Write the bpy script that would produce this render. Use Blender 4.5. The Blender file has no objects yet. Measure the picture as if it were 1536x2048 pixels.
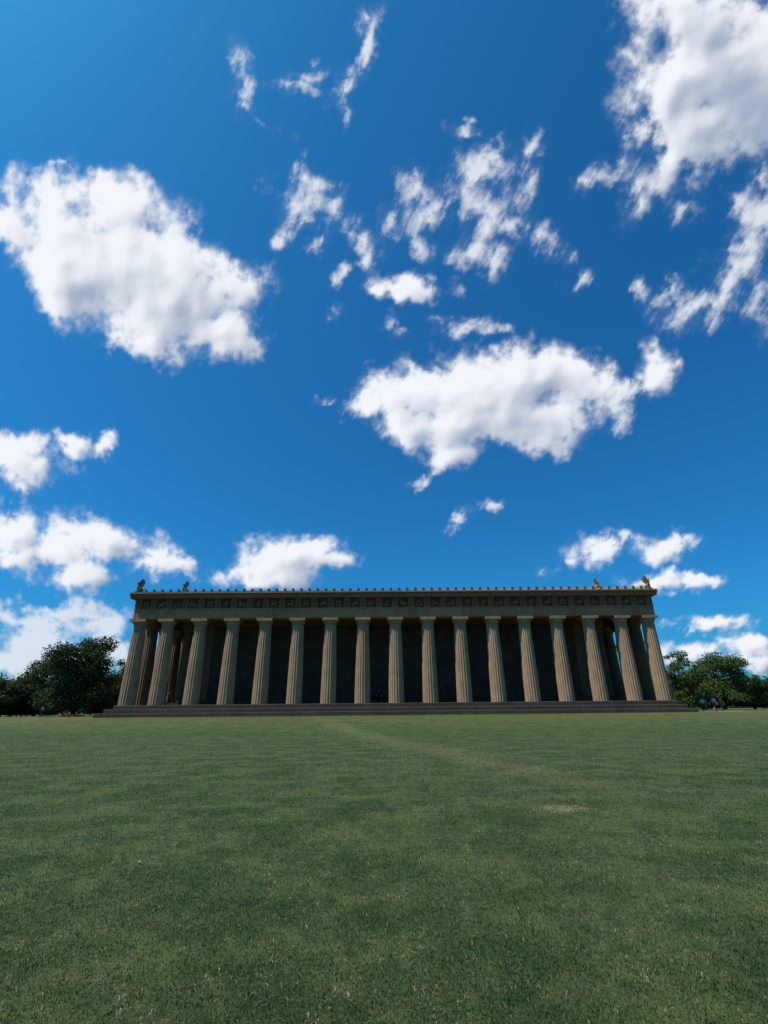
import bpy, bmesh, math, random
import numpy as np
from mathutils import Vector, Matrix, Euler

scene = bpy.context.scene
COL = scene.collection
R = math.radians
EYE = 1.55
F = 965.0
PITCH, ROLL = R(22.2), R(-0.55)
GZ = 0.86           # ground level at the building

# ------------------------------------------------------------------ camera
cam_d = bpy.data.cameras.new('camera')
cam = bpy.data.objects.new('camera', cam_d)
COL.objects.link(cam)
M3 = (Matrix.Rotation(math.pi/2 + PITCH, 3, 'X') @ Matrix.Rotation(ROLL, 3, 'Z'))
cam.matrix_world = Matrix.Translation((0, 0, EYE)) @ M3.to_4x4()
cam_d.sensor_fit = 'VERTICAL'
cam_d.sensor_height = 24.0
cam_d.sensor_width = 18.0
cam_d.lens = 24.0 * F / 2048.0
cam_d.clip_start = 0.05
cam_d.clip_end = 12000
scene.camera = cam
scene.view_settings.view_transform = 'Standard'
scene.view_settings.look = 'None'
scene.view_settings.exposure = 0

def ray(px, py):
    return (M3 @ Vector(((px-768)/F, -(py-1024)/F, -1))).normalized()

def at_depth(px, py, Y):
    d = ray(px, py)
    return Vector((0, 0, EYE)) + d * (Y / d.y)

def on_ground(px, py, z=0.0):
    d = ray(px, py)
    return Vector((0, 0, EYE)) + d * ((z-EYE)/d.z)

# ------------------------------------------------------------------ helpers
class MB:
    def __init__(s):
        s.v, s.f = [], []
    def add(s, vs, fs):
        o = len(s.v)
        s.v += [tuple(v) for v in vs]
        s.f += [tuple(i+o for i in f) for f in fs]
    def box(s, x0, x1, y0, y1, z0, z1):
        s.add([(x0,y0,z0),(x1,y0,z0),(x1,y1,z0),(x0,y1,z0),(x0,y0,z1),(x1,y0,z1),(x1,y1,z1),(x0,y1,z1)],
              [(0,3,2,1),(4,5,6,7),(0,1,5,4),(1,2,6,5),(2,3,7,6),(3,0,4,7)])
    def ring(s, xo, yo, xi, yi, z0, z1):
        P = lambda x, y, z: [(-x,-y,z),(x,-y,z),(x,y,z),(-x,y,z)]
        vs = P(xo,yo,z0)+P(xo,yo,z1)+P(xi,yi,z0)+P(xi,yi,z1)
        fs = []
        for i in range(4):
            j = (i+1) % 4
            fs += [(i,j,4+j,4+i),(8+j,8+i,12+i,12+j),(4+i,4+j,12+j,12+i),(j,i,8+i,8+j)]
        s.add(vs, fs)
    def loft(s, hx, hy, prof):
        vs = []
        for o, z in prof:
            vs += [(-hx-o,-hy-o,z),(hx+o,-hy-o,z),(hx+o,hy+o,z),(-hx-o,hy+o,z)]
        fs = []
        for k in range(len(prof)-1):
            for i in range(4):
                j = (i+1) % 4
                fs.append((k*4+i, k*4+j, k*4+4+j, k*4+4+i))
        s.add(vs, fs)
    def lathe(s, prof, n=32, c=(0,0)):
        vs = []
        for r, z in prof:
            for i in range(n):
                a = 2*math.pi*i/n
                vs.append((c[0]+r*math.cos(a), c[1]+r*math.sin(a), z))
        fs = []
        for k in range(len(prof)-1):
            for i in range(n):
                j = (i+1) % n
                fs.append((k*n+i, k*n+j, k*n+n+j, k*n+n+i))
        s.add(vs, fs)
    def tube(s, pts, rad, n=7):
        vs = []; fs = []
        for k, p in enumerate(pts):
            p = Vector(p)
            t = (Vector(pts[min(k+1,len(pts)-1)]) - Vector(pts[max(k-1,0)])).normalized()
            u = t.cross(Vector((0.31,0.95,0.05))).normalized()
            w = t.cross(u)
            for i in range(n):
                a = 2*math.pi*i/n
                vs.append(p + (u*math.cos(a)+w*math.sin(a))*rad[k])
        for k in range(len(pts)-1):
            for i in range(n):
                j = (i+1) % n
                fs.append((k*n+i, k*n+j, k*n+n+j, k*n+n+i))
        fs.append(tuple(range(n-1,-1,-1)))
        fs.append(tuple(range((len(pts)-1)*n, len(pts)*n)))
        s.add(vs, fs)
    def ellipsoid(s, c, r, rot=0.0, nu=10, nv=6):
        # rot about local Y (in the XZ plane)
        vs = []; fs = []
        for j in range(nv+1):
            th = math.pi*j/nv
            for i in range(nu):
                ph = 2*math.pi*i/nu
                x = r[0]*math.sin(th)*math.cos(ph); y = r[1]*math.sin(th)*math.sin(ph); z = r[2]*math.cos(th)
                vs.append((c[0]+x*math.cos(rot)-z*math.sin(rot), c[1]+y, c[2]+x*math.sin(rot)+z*math.cos(rot)))
        for j in range(nv):
            for i in range(nu):
                k = (i+1) % nu
                fs.append((j*nu+i, j*nu+nu+i, j*nu+nu+k, j*nu+k))
        s.add(vs, fs)
    def mesh(s, name, m=None, smooth=False):
        me = bpy.data.meshes.new(name)
        me.from_pydata(s.v, [], s.f)
        me.update()
        bm = bmesh.new(); bm.from_mesh(me)
        bmesh.ops.recalc_face_normals(bm, faces=bm.faces)
        bm.to_mesh(me); bm.free()
        if m: me.materials.append(m)
        if smooth:
            for p in me.polygons: p.use_smooth = True
        return me
    def build(s, name, m, parent=None, smooth=False):
        return link(name, s.mesh(name, m, smooth), parent)

def link(name, me, parent=None, loc=(0,0,0), rz=0, sc=None):
    o = bpy.data.objects.new(name, me)
    COL.objects.link(o)
    if parent: o.parent = parent
    o.location = loc; o.rotation_euler = (0,0,rz)
    if sc: o.scale = sc
    return o

def tag(o, label=None, cat=None, group=None, kind=None):
    if label: o['label'] = label
    if cat: o['category'] = cat
    if group: o['group'] = group
    if kind: o['kind'] = kind
    return o

def empty(name, loc, rz=0):
    o = bpy.data.objects.new(name, None); COL.objects.link(o)
    o.location = loc; o.rotation_euler = (0,0,rz)
    o.empty_display_size = 0.3
    return o

def skin(name, verts, edges, rad, m, parent=None, roots=(0,), sub=2, loc=(0,0,0)):
    me = bpy.data.meshes.new(name+'_src')
    me.from_pydata([tuple(v) for v in verts], edges, [])
    o = bpy.data.objects.new(name+'_src', me); COL.objects.link(o)
    bpy.context.view_layer.objects.active = o
    md = o.modifiers.new('skin', 'SKIN'); md.use_smooth_shade = True
    sv = me.skin_vertices[0].data
    for i, r in enumerate(rad):
        sv[i].radius = (r, r) if not isinstance(r, tuple) else r
        sv[i].use_root = i in roots
    sd = o.modifiers.new('sub', 'SUBSURF'); sd.levels = sub; sd.render_levels = sub
    dg = bpy.context.evaluated_depsgraph_get()
    me2 = bpy.data.meshes.new_from_object(o.evaluated_get(dg))
    bpy.data.objects.remove(o); bpy.data.meshes.remove(me)
    me2.name = name
    me2.materials.clear(); me2.materials.append(m)
    for p in me2.polygons: p.use_smooth = True
    return link(name, me2, parent, loc)

# ------------------------------------------------------------------ materials
class NT:
    def __init__(s, tree):
        s.t = tree
    def n(s, typ, **kw):
        nd = s.t.nodes.new(typ)
        for k, v in kw.items(): setattr(nd, k, v)
        return nd
    def l(s, a, b): s.t.links.new(a, b)
    def val(s, sock, v):
        if hasattr(v, 'is_linked') or isinstance(v, bpy.types.NodeSocket): s.l(v, sock)
        else: sock.default_value = v
    def math(s, op, a, b=None, c=None, clamp=False):
        nd = s.n('ShaderNodeMath', operation=op); nd.use_clamp = clamp
        s.val(nd.inputs[0], a)
        if b is not None: s.val(nd.inputs[1], b)
        if c is not None: s.val(nd.inputs[2], c)
        return nd.outputs[0]
    def vmath(s, op, a, b=None, c=None, scale=None):
        nd = s.n('ShaderNodeVectorMath', operation=op)
        s.val(nd.inputs[0], a)
        if b is not None: s.val(nd.inputs[1], b)
        if c is not None: s.val(nd.inputs[2], c)
        if scale is not None: s.val(nd.inputs['Scale'], scale)
        return nd.outputs['Value'] if op in ('LENGTH','DOT_PRODUCT','DISTANCE') else nd.outputs[0]
    def noise(s, vec, scale, detail=4, rough=0.55, dist=0.0, color=False):
        nd = s.n('ShaderNodeTexNoise')
        if vec is not None: s.l(vec, nd.inputs['Vector'])
        nd.inputs['Scale'].default_value = scale
        nd.inputs['Detail'].default_value = detail
        nd.inputs['Roughness'].default_value = rough
        nd.inputs['Distortion'].default_value = dist
        return nd.outputs['Color'] if color else nd.outputs['Fac']
    def mix(s, fac, a, b, mode='MIX'):
        nd = s.n('ShaderNodeMix', data_type='RGBA', blend_type=mode)
        s.val(nd.inputs[0], fac)
        for sock, v in ((nd.inputs[6], a), (nd.inputs[7], b)):
            if isinstance(v, tuple): sock.default_value = (v[0], v[1], v[2], 1)
            else: s.l(v, sock)
        return nd.outputs[2]
    def ramp(s, fac, a, b, lo=0.0, hi=1.0):
        nd = s.n('ShaderNodeMapRange', interpolation_type='SMOOTHSTEP')
        s.val(nd.inputs[0], fac)
        nd.inputs[1].default_value = a; nd.inputs[2].default_value = b
        nd.inputs[3].default_value = lo; nd.inputs[4].default_value = hi
        return nd.outputs[0]

def new_mat(name):
    m = bpy.data.materials.new(name); m.use_nodes = True
    t = NT(m.node_tree)
    b = m.node_tree.nodes['Principled BSDF']
    b.inputs['Specular IOR Level'].default_value = 0.15
    return m, t, b

def stone(name, c1, c2, block=None, streak=0.5, bump=0.25, rough=0.88):
    m, t, b = new_mat(name)
    tc = t.n('ShaderNodeTexCoord').outputs['Object']
    oi = t.n('ShaderNodeObjectInfo').outputs['Random']
    off = t.n('ShaderNodeCombineXYZ')
    t.l(t.math('MULTIPLY', oi, 37.0), off.inputs[0]); t.l(t.math('MULTIPLY', oi, 91.0), off.inputs[2])
    v = t.vmath('ADD', tc, off.outputs[0])
    n1 = t.noise(v, 0.9, 6, 0.65)
    n2 = t.noise(v, 14, 5, 0.7)
    st = t.n('ShaderNodeMapping'); st.inputs['Scale'].default_value = (2.6, 2.6, 0.22); t.l(v, st.inputs['Vector'])
    n3 = t.noise(st.outputs[0], 1.6, 5, 0.6)
    c = t.mix(t.ramp(n1, 0.32, 0.68), c1, c2)
    dk = tuple(x*0.45 for x in c1)
    c = t.mix(t.math('MULTIPLY', t.ramp(n3, 0.5, 0.74), streak), c, dk)
    c = t.mix(t.ramp(n2, 0.3, 0.75, 0.0, 0.45), c, tuple(x*0.62 for x in c2))
    h = n2
    if block:
        sp = t.n('ShaderNodeSeparateXYZ'); t.l(tc, sp.inputs[0])
        cb = t.n('ShaderNodeCombineXYZ')
        t.l(t.math('ADD', sp.outputs[0], sp.outputs[1]), cb.inputs[0]); t.l(sp.outputs[2], cb.inputs[1])
        br = t.n('ShaderNodeTexBrick')
        t.l(cb.outputs[0], br.inputs['Vector'])
        br.inputs['Scale'].default_value = 1.0
        br.inputs['Brick Width'].default_value = block[0]; br.inputs['Row Height'].default_value = block[1]
        br.inputs['Mortar Size'].default_value = 0.012
        br.inputs['Color1'].default_value = (0.8,0.8,0.8,1); br.inputs['Color2'].default_value = (1.1,1.08,1.04,1)
        br.inputs['Mortar'].default_value = (0.42,0.4,0.38,1)
        c = t.mix(1.0, c, br.outputs['Color'], 'MULTIPLY')
    t.l(c, b.inputs['Base Color'])
    b.inputs['Roughness'].default_value = rough
    bp = t.n('ShaderNodeBump'); bp.inputs['Strength'].default_value = bump; bp.inputs['Distance'].default_value = 0.03
    t.l(h, bp.inputs['Height']); t.l(bp.outputs[0], b.inputs['Normal'])
    return m

def plain(name, c, rough=0.8, var=0.25, scale=8):
    m, t, b = new_mat(name)
    tc = t.n('ShaderNodeTexCoord').outputs['Object']
    n = t.noise(tc, scale, 5, 0.6)
    t.l(t.mix(t.ramp(n, 0.3, 0.7), tuple(x*(1-var) for x in c), tuple(x*(1+var) for x in c)), b.inputs['Base Color'])
    b.inputs['Roughness'].default_value = rough
    return m

M_col = stone('column_stone', (0.30,0.196,0.118), (0.38,0.252,0.152), None, 0.6)
M_cin = stone('shaded_column_stone', (0.18,0.110,0.062), (0.235,0.145,0.082), None, 0.6)  # column stone darkened behind the front row, shade put into the colour
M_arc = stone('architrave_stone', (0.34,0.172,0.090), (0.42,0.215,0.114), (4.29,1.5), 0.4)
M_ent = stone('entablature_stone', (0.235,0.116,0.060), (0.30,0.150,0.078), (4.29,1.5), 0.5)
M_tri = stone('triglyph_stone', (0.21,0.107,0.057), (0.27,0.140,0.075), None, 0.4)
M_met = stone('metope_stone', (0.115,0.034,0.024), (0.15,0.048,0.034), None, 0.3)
M_rel = stone('relief_stone', (0.26,0.145,0.080), (0.32,0.18,0.10), None, 0.2)
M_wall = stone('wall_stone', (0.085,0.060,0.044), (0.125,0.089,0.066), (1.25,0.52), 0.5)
M_step = stone('step_stone', (0.072,0.057,0.043), (0.104,0.083,0.063), (2.1,0.5), 0.35)
M_roof = stone('roof_tile', (0.22,0.16,0.10), (0.29,0.22,0.14), None, 0.3)
M_statue = stone('statue_stone', (0.16,0.105,0.065), (0.22,0.148,0.09), None, 0.4)
M_statuew = stone('warm_statue_stone', (0.33,0.19,0.095), (0.43,0.26,0.13), None, 0.4)
M_path = stone('path_concrete', (0.30,0.28,0.25), (0.37,0.35,0.31), None, 0.15)
M_bark = stone('bark', (0.07,0.05,0.035), (0.11,0.08,0.06), None, 0.6, 0.8)

def translucent(m, t, b, col, amt):
    out = [n for n in m.node_tree.nodes if n.type == 'OUTPUT_MATERIAL'][0]
    tl = t.n('ShaderNodeBsdfTranslucent'); t.l(col, tl.inputs['Color'])
    ms = t.n('ShaderNodeMixShader'); ms.inputs[0].default_value = amt
    t.l(b.outputs[0], ms.inputs[1]); t.l(tl.outputs[0], ms.inputs[2]); t.l(ms.outputs[0], out.inputs['Surface'])
def leaf_mat(name, dark, light):
    m, t, b = new_mat(name)
    tc = t.n('ShaderNodeTexCoord').outputs['Object']
    n = t.noise(tc, 0.55, 4, 0.6)
    isl = t.n('ShaderNodeNewGeometry').outputs['Random Per Island']
    f = t.math('ADD', t.math('MULTIPLY', t.ramp(n, 0.35, 0.65), 0.7), t.math('MULTIPLY', isl, 0.3))
    c = t.mix(f, dark, light)
    t.l(c, b.inputs['Base Color'])
    b.inputs['Roughness'].default_value = 0.6
    translucent(m, t, b, c, 0.35)
    return m
M_leafd = leaf_mat('leaf_dark', (0.020,0.036,0.012), (0.060,0.090,0.028))
M_leafm = leaf_mat('leaf_mid', (0.036,0.070,0.020), (0.10,0.155,0.045))
M_leafo = leaf_mat('leaf_olive', (0.04,0.044,0.02), (0.11,0.10,0.04))
M_red = leaf_mat('flower_red', (0.10,0.025,0.02), (0.22,0.05,0.035))

# ------------------------------------------------------------------ sun and sky
SUN_AZ, SUN_EL = R(-109), R(60)   # azimuth clockwise from +Y
sd = bpy.data.lights.new('sun', 'SUN'); sd.energy = 4.9; sd.angle = R(0.53); sd.color = (1.0,0.94,0.83)
so = bpy.data.objects.new('sun', sd); COL.objects.link(so)
sdir = Vector((math.sin(SUN_AZ)*math.cos(SUN_EL), math.cos(SUN_AZ)*math.cos(SUN_EL), math.sin(SUN_EL)))
so.rotation_euler = (-sdir).to_track_quat('-Z', 'Y').to_euler()
so.location = (-20, -20, 60)

world = bpy.data.worlds.new('World'); scene.world = world; world.use_nodes = True
wt = world.node_tree; wt.nodes.clear()
W = NT(wt)
sky = W.n('ShaderNodeTexSky'); sky.sky_type = 'NISHITA'; sky.sun_disc = False
sky.sun_elevation = SUN_EL; sky.sun_rotation = SUN_AZ % (2*math.pi)
sky.air_density = 1.0; sky.dust_density = 1.7; sky.ozone_density = 2.0
sky_c = W.mix(1.0, sky.outputs[0], (0.105, 0.67, 1.09), 'MULTIPLY')
bg1 = W.n('ShaderNodeBackground'); W.l(sky_c, bg1.inputs[0]); bg1.inputs[1].default_value = 0.118
wo = W.n('ShaderNodeOutputWorld'); W.l(bg1.outputs[0], wo.inputs[0])

# clouds: a far dome, its cloud cover worked out per vertex
CL = [
 # big left cloud
 (110,435,125,85,0,1.5),(235,420,120,70,-15,1.5),(230,520,215,115,-10,1.8),(330,600,175,95,-15,1.6),(150,560,130,80,-25,1.6),
 (455,590,90,72,30,1.5),(425,660,100,62,0,1.5),(300,680,85,52,0,1.4),(20,460,60,60,0,1.3),(490,690,44,44,0,1.2),(120,332,24,10,0,0.8),
 # centre right cloud
 (800,775,95,50,25,1.5),(730,812,56,28,10,1.4),(890,775,130,68,0,1.7),(1050,765,145,76,0,1.7),(1150,775,110,56,-25,1.5),(960,845,175,54,0,1.7),(980,800,190,78,0,1.8),(1080,825,120,54,0,1.5),
 (830,845,80,40,-10,1.3),(925,898,64,32,10,1.3),(1075,872,64,36,0,1.3),(1245,778,55,20,10,1.08),(1310,735,46,44,30,1.25),(1245,835,40,30,30,1.0),
 (850,948,34,11,20,0.95),
 # upper right cloud
 (1410,40,145,110,0,1.6),(1355,180,105,100,40,1.5),(1470,140,150,160,0,1.9),(1410,270,105,90,-20,1.5),(1500,240,80,80,0,1.4),(1340,335,50,80,-25,1.18),
 (1275,405,38,56,-25,1.1),(1280,290,40,70,-20,1.05),(1430,310,60,44,0,1.18),(1390,340,60,44,30,1.1),(1310,370,40,50,-30,1.0),
 # right side cloud
 (1525,430,46,80,-20,1.15),(1490,550,90,54,20,1.02),(1400,605,95,42,5,1.04),(1515,600,48,60,0,0.95),(1535,370,34,44,0,1.1),(1375,425,24,20,0,0.85),(1340,580,40,22,0,0.85),(1290,570,20,28,-30,0.72),(1500,500,60,36,30,1.02),
 # centre wisps
 (840,370,44,56,30,0.98),(865,425,78,38,10,1.02),(965,345,74,50,25,1.02),(960,430,46,90,12,1.0),(855,480,22,34,30,0.8),(1045,360,34,54,-20,0.82),
 (1022,460,38,24,0,0.82),(950,500,38,30,0,0.86),(785,440,30,46,0,0.76),(1060,285,22,34,0,0.74),(1090,480,26,60,40,0.62),(900,400,60,30,30,0.95),
 (590,400,40,58,10,0.82),(600,450,40,22,0,0.84),(640,378,44,20,0,0.80),(668,445,30,46,15,0.82),(705,490,60,22,-20,0.88),(735,520,18,40,0,0.77),(622,498,20,15,0,0.72),(650,420,60,24,-30,0.74),
 (738,90,20,90,-15,0.96),(700,170,20,72,-30,0.96),(680,230,15,40,-10,0.82),(600,186,52,18,0,0.82),(490,170,18,70,15,0.50),(532,238,52,13,-35,0.96),(640,150,60,16,20,0.62),(720,30,14,40,0,0.78),
 (815,578,88,24,3,1.22),(765,588,38,18,0,1.2),(678,566,20,24,-30,1.0),(675,626,18,18,0,0.85),(945,260,38,13,-10,0.9),(888,630,28,15,0,0.88),(930,655,52,20,10,0.95),(982,658,30,13,10,0.98),
 (1160,555,30,16,50,0.72),(782,655,18,18,0,0.7),(640,792,22,7,0,0.60),(1190,350,40,20,20,0.64),(560,480,14,20,0,0.7),
 # left lower clouds
 (35,925,80,50,5,1.4),(20,900,62,38,0,1.3),(145,890,38,26,0,1.3),(205,898,42,20,15,1.25),(85,880,18,14,0,0.9),
 (10,1055,65,52,0,1.5),(200,1085,130,48,-10,1.5),(110,1105,110,46,0,1.5),(300,1120,70,28,-15,1.3),(375,1137,28,16,0,1.3),(150,1150,80,26,0,1.3),(30,1110,60,30,0,1.2),
 (560,1125,100,45,5,1.5),(545,1155,115,26,0,1.4),(655,1122,62,16,-5,1.25),(610,1105,66,26,0,1.3),(500,1150,60,20,0,1.2),
 # right lower clouds
 (1185,1108,48,36,30,1.4),(1252,1080,28,18,10,1.1),(1330,1098,50,28,0,1.3),(1375,1090,26,14,0,1.0),(1320,1162,70,18,0,1.3),(1390,1157,50,11,5,1.2),
 (1440,1243,60,18,0,1.4),(1385,1254,70,12,0,1.0),(1390,1297,60,20,0,1.3),(1500,1290,65,24,0,1.3),(1515,1322,60,26,0,1.2),(1330,1320,60,26,0,1.1),(1420,1325,90,24,0,1.1),
 (915,1036,26,15,45,1.05),(985,1024,40,15,-5,1.05),(970,1018,20,10,0,0.85),(1100,1140,16,7,0,0.4),
]
HAZE = [(150,1222,140,30,0,1.4),(60,1250,110,32,0,1.3),(60,1290,120,42,0,1.5),(235,1285,75,40,0,1.4),(190,1250,110,36,0,1.4),(20,1320,120,42,0,1.5),(150,1310,130,38,0,1.3),(270,1310,55,44,0,1.2)]
EL0 = R(33)
c0 = np.array([0, math.cos(EL0), math.sin(EL0)]); rt = np.array([1.,0,0]); up = np.array([0,-math.sin(EL0),math.cos(EL0)])
ST = 0.0024
us = np.arange(-1.36, 1.361, ST); vs_ = np.arange(-0.664, 1.26, ST)
U, V2 = np.meshgrid(us, vs_)
def uvp(px, py):
    d = np.array(ray(px, py)); k = d@c0
    return np.array([d@rt/k, d@up/k])
rs = np.random.RandomState(3)
PERM = rs.permutation(512); PERM = np.concatenate([PERM, PERM])
GA = rs.rand(512)*2*np.pi; GXc, GYc = np.cos(GA), np.sin(GA)
def perlin(x, y):
    xi = np.floor(x).astype(int); yi = np.floor(y).astype(int)
    xf = x-xi; yf = y-yi
    fu = xf*xf*xf*(xf*(xf*6-15)+10); fv = yf*yf*yf*(yf*(yf*6-15)+10)
    def g(a, b, dx, dy):
        h = PERM[(PERM[a % 512] + b) % 512]
        return GXc[h]*dx + GYc[h]*dy
    n00 = g(xi,yi,xf,yf); n10 = g(xi+1,yi,xf-1,yf); n01 = g(xi,yi+1,xf,yf-1); n11 = g(xi+1,yi+1,xf-1,yf-1)
    a = n00+(n10-n00)*fu; b = n01+(n11-n01)*fu
    return (a+(b-a)*fv)*1.41
def fbm(x, y, o, gain=0.5, bil=False):
    s = 0; a = 1; t_ = 0
    for i in range(o):
        n_ = perlin(x*(2.03**i)+17.3*i, y*(2.03**i)-9.1*i)
        s = s + a*((1-2*np.abs(n_)*1.3) if bil else n_); t_ += a*a; a *= gain
    return s/math.sqrt(t_)
def blur(a, r):
    for ax in (0, 1):
        p = np.concatenate([np.repeat(np.take(a,[0],ax),r+1,ax), a, np.repeat(np.take(a,[-1],ax),r,ax)], ax)
        cs = np.cumsum(p, ax); n = a.shape[ax]
        a = (np.take(cs, np.arange(2*r+1, 2*r+1+n), ax) - np.take(cs, np.arange(0, n), ax))/(2*r+1)
    return a
def ss(a, b, x):
    t_ = np.clip((x-a)/(b-a), 0, 1); return t_*t_*(3-2*t_)
wu = U + 0.024*fbm(U*6, V2*6, 2) + 0.015*fbm(U*22+5, V2*22, 3, 0.55) + 0.0045*fbm(U*80+5, V2*80, 3, 0.6)
wv = V2 + 0.024*fbm(U*6+31, V2*6+7, 2) + 0.015*fbm(U*22+50, V2*22+9, 3, 0.55) + 0.0045*fbm(U*80+50, V2*80+9, 3, 0.6)
def field(blobs):
    Fd = np.full(U.shape, -3.0)
    for (cx, cy, rx, ry, tilt, w) in blobs:
        ct, st_ = math.cos(R(tilt)), math.sin(R(tilt))
        p0 = uvp(cx, cy)
        A_ = (uvp(cx+ct*rx, cy-st_*rx) - uvp(cx-ct*rx, cy+st_*rx))/2
        B_ = (uvp(cx-st_*ry, cy-ct*ry) - uvp(cx+st_*ry, cy+ct*ry))/2
        ex_ = 2.6*max(np.linalg.norm(A_), np.linalg.norm(B_)) + 0.08
        i0 = max(0,int((p0[0]-ex_-us[0])/ST)); i1 = min(len(us),int((p0[0]+ex_-us[0])/ST)+1)
        j0 = max(0,int((p0[1]-ex_-vs_[0])/ST)); j1 = min(len(vs_),int((p0[1]+ex_-vs_[0])/ST)+1)
        if i1 <= i0 or j1 <= j0: continue
        du = wu[j0:j1,i0:i1]-p0[0]; dv = wv[j0:j1,i0:i1]-p0[1]
        det = A_[0]*B_[1]-A_[1]*B_[0]
        a = (du*B_[1]-dv*B_[0])/det; b = (-du*A_[1]+dv*A_[0])/det
        f = w*(1-np.sqrt(a*a+b*b))
        cur = Fd[j0:j1,i0:i1]
        hh = np.maximum(0.25-np.abs(cur-f), 0)/0.25
        Fd[j0:j1,i0:i1] = np.maximum(cur, f) + hh*hh*0.0625
    return Fd
Fs = field([b for b in CL if b[5] >= 1.2]); Fw = field([b for b in CL if b[5] < 1.2]); Fh = field(HAZE)
n1 = fbm(U*12, V2*12, 8, 0.63)
nb = fbm(U*13+3, V2*13+8, 6, 0.60, True)
ang = R(62)
ua = U*math.cos(ang)+V2*math.sin(ang); va = -U*math.sin(ang)+V2*math.cos(ang)
nf_ = fbm(ua*10+2*n1*0.15, va*26, 7, 0.66)
nb = (nb-nb.mean())/nb.std(); n1 = n1/n1.std(); nf_ = nf_/nf_.std()
Ds = Fs + 0.21*n1 + 0.06*nf_ + 0.12*nb
Dw = Fw + 0.20*nf_ + 0.22*n1
Dh = Fh + 0.34*n1
As = ss(-0.25, 1.0, Ds); As = As*(0.35+0.65*ss(0.0, 0.8, Ds)); As = 1-(1-As)**2.0
As = 0.85*As + 0.15*blur(As, 2)
halo = 0.22*ss(-0.70, 0.5, Fs + 0.20*nf_ + 0.24*n1)*ss(-0.9, -0.1, Fs)
As = 1-(1-As)*(1-halo*ss(-0.6,0.4,Ds+0.2))
Aw = 0.78*ss(0.0, 1.2, Dw)
veil = 0.07*ss(-0.5, 0.6, Fw + 0.2*nf_ + 0.25*n1)*ss(-0.7, 0.0, Fw)
Aw = 1-(1-Aw)*(1-veil)
Ah = 0.80*ss(-0.2, 1.2, Dh)
Hs = np.clip(np.maximum(Ds, Dw*0.9), 0, 1.9)
lx_, ly_ = -0.74, 0.67
def facing(H_, r, d):
    B2 = blur(blur(H_, r), r) if r else H_
    return B2 - np.roll(np.roll(B2, -int(round(ly_*d)), 0), -int(round(lx_*d)), 1)
lt = 0.36*facing(Hs, 12, 22) + 0.40*facing(Hs, 4, 8) + 0.16*facing(Hs, 1, 3)
big = blur(blur(Hs, 10), 10)
low = fbm(U*6+11, V2*6, 3)
lum = 0.92 + lt - 0.20*ss(0.5, 1.3, big) - 0.26*low*ss(0.3,1.0,big)
# the thick cloud high on the right is greyer underneath
q = uvp(1430, 150)
gray = np.exp(-(((U-q[0])/0.28)**2 + ((V2-q[1])/0.30)**2))
lum = lum - 0.18*gray
lum = ss(0.36, 1.06, lum)
alpha = 1-(1-As)*(1-Aw)*(1-Ah)
shade = np.array([0.36,0.44,0.58]); white = np.array([0.92,0.95,1.0])
rgb = shade + (white-shade)*lum[...,None]
rgba = np.concatenate([rgb, alpha[...,None]], -1).reshape(-1,4)
RS = 6000.0
Dv = c0 + U[...,None]*rt + V2[...,None]*up
Dv /= np.linalg.norm(Dv, axis=-1)[...,None]
co = (Dv*RS).reshape(-1,3)
nu_, nv_ = len(us), len(vs_)
idx = np.arange(nu_*nv_).reshape(nv_, nu_)
quads = np.stack([idx[:-1,:-1], idx[1:,:-1], idx[1:,1:], idx[:-1,1:]], -1).reshape(-1,4)
me = bpy.data.meshes.new('sky')
me.vertices.add(len(co)); me.vertices.foreach_set('co', co.astype(np.float32).ravel())
me.loops.add(quads.size); me.loops.foreach_set('vertex_index', quads.astype(np.int32).ravel())
me.polygons.add(len(quads)); me.polygons.foreach_set('loop_start', (np.arange(len(quads))*4).astype(np.int32))
me.update(calc_edges=True)
at = me.attributes.new('cloud', 'FLOAT_COLOR', 'POINT'); at.data.foreach_set('color', rgba.astype(np.float32).ravel())
m = bpy.data.materials.new('cloud_cover'); m.use_nodes = True; m.node_tree.nodes.clear(); t = NT(m.node_tree)
an = t.n('ShaderNodeAttribute'); an.attribute_name = 'cloud'
em = t.n('ShaderNodeEmission'); t.l(an.outputs['Color'], em.inputs[0]); em.inputs[1].default_value = 0.97
tr = t.n('ShaderNodeBsdfTransparent'); mx = t.n('ShaderNodeMixShader')
t.l(an.outputs['Alpha'], mx.inputs[0]); t.l(tr.outputs[0], mx.inputs[1]); t.l(em.outputs[0], mx.inputs[2])
ou = t.n('ShaderNodeOutputMaterial'); t.l(mx.outputs[0], ou.inputs[0])
try: m.cycles.emission_sampling = 'NONE'
except Exception: pass
me.materials.append(m)
tag(link('sky', me), kind='structure')

# ------------------------------------------------------------------ ground
def sstep(a, b, x):
    t = np.clip((x-a)/(b-a), 0, 1); return t*t*(3-2*t)
def gz(x, y):
    return GZ*sstep(40, 59.5, y) + 0.03*np.sin(x*0.11+1.3)*np.sin(y*0.15)*(1-sstep(45,55,y))*sstep(4,12,np.abs(y))
xs = np.concatenate([[-3000,-1200,-500,-250,-150], np.arange(-100,101,4), [150,250,500,1200,3000]])
ys = np.concatenate([[-600,-200,-80,-30,-10], np.arange(0,72,2), [76,84,95,110,130,160,220,350,600,1200,3000,5000]])
mb = MB()
X, Y = np.meshgrid(xs, ys)
Z = gz(X, Y)
nx = len(xs)
mb.v = [tuple(p) for p in np.stack([X,Y,Z],-1).reshape(-1,3).tolist()]
mb.f = [(j*nx+i, j*nx+i+1, (j+1)*nx+i+1, (j+1)*nx+i) for j in range(len(ys)-1) for i in range(nx-1)]

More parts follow.
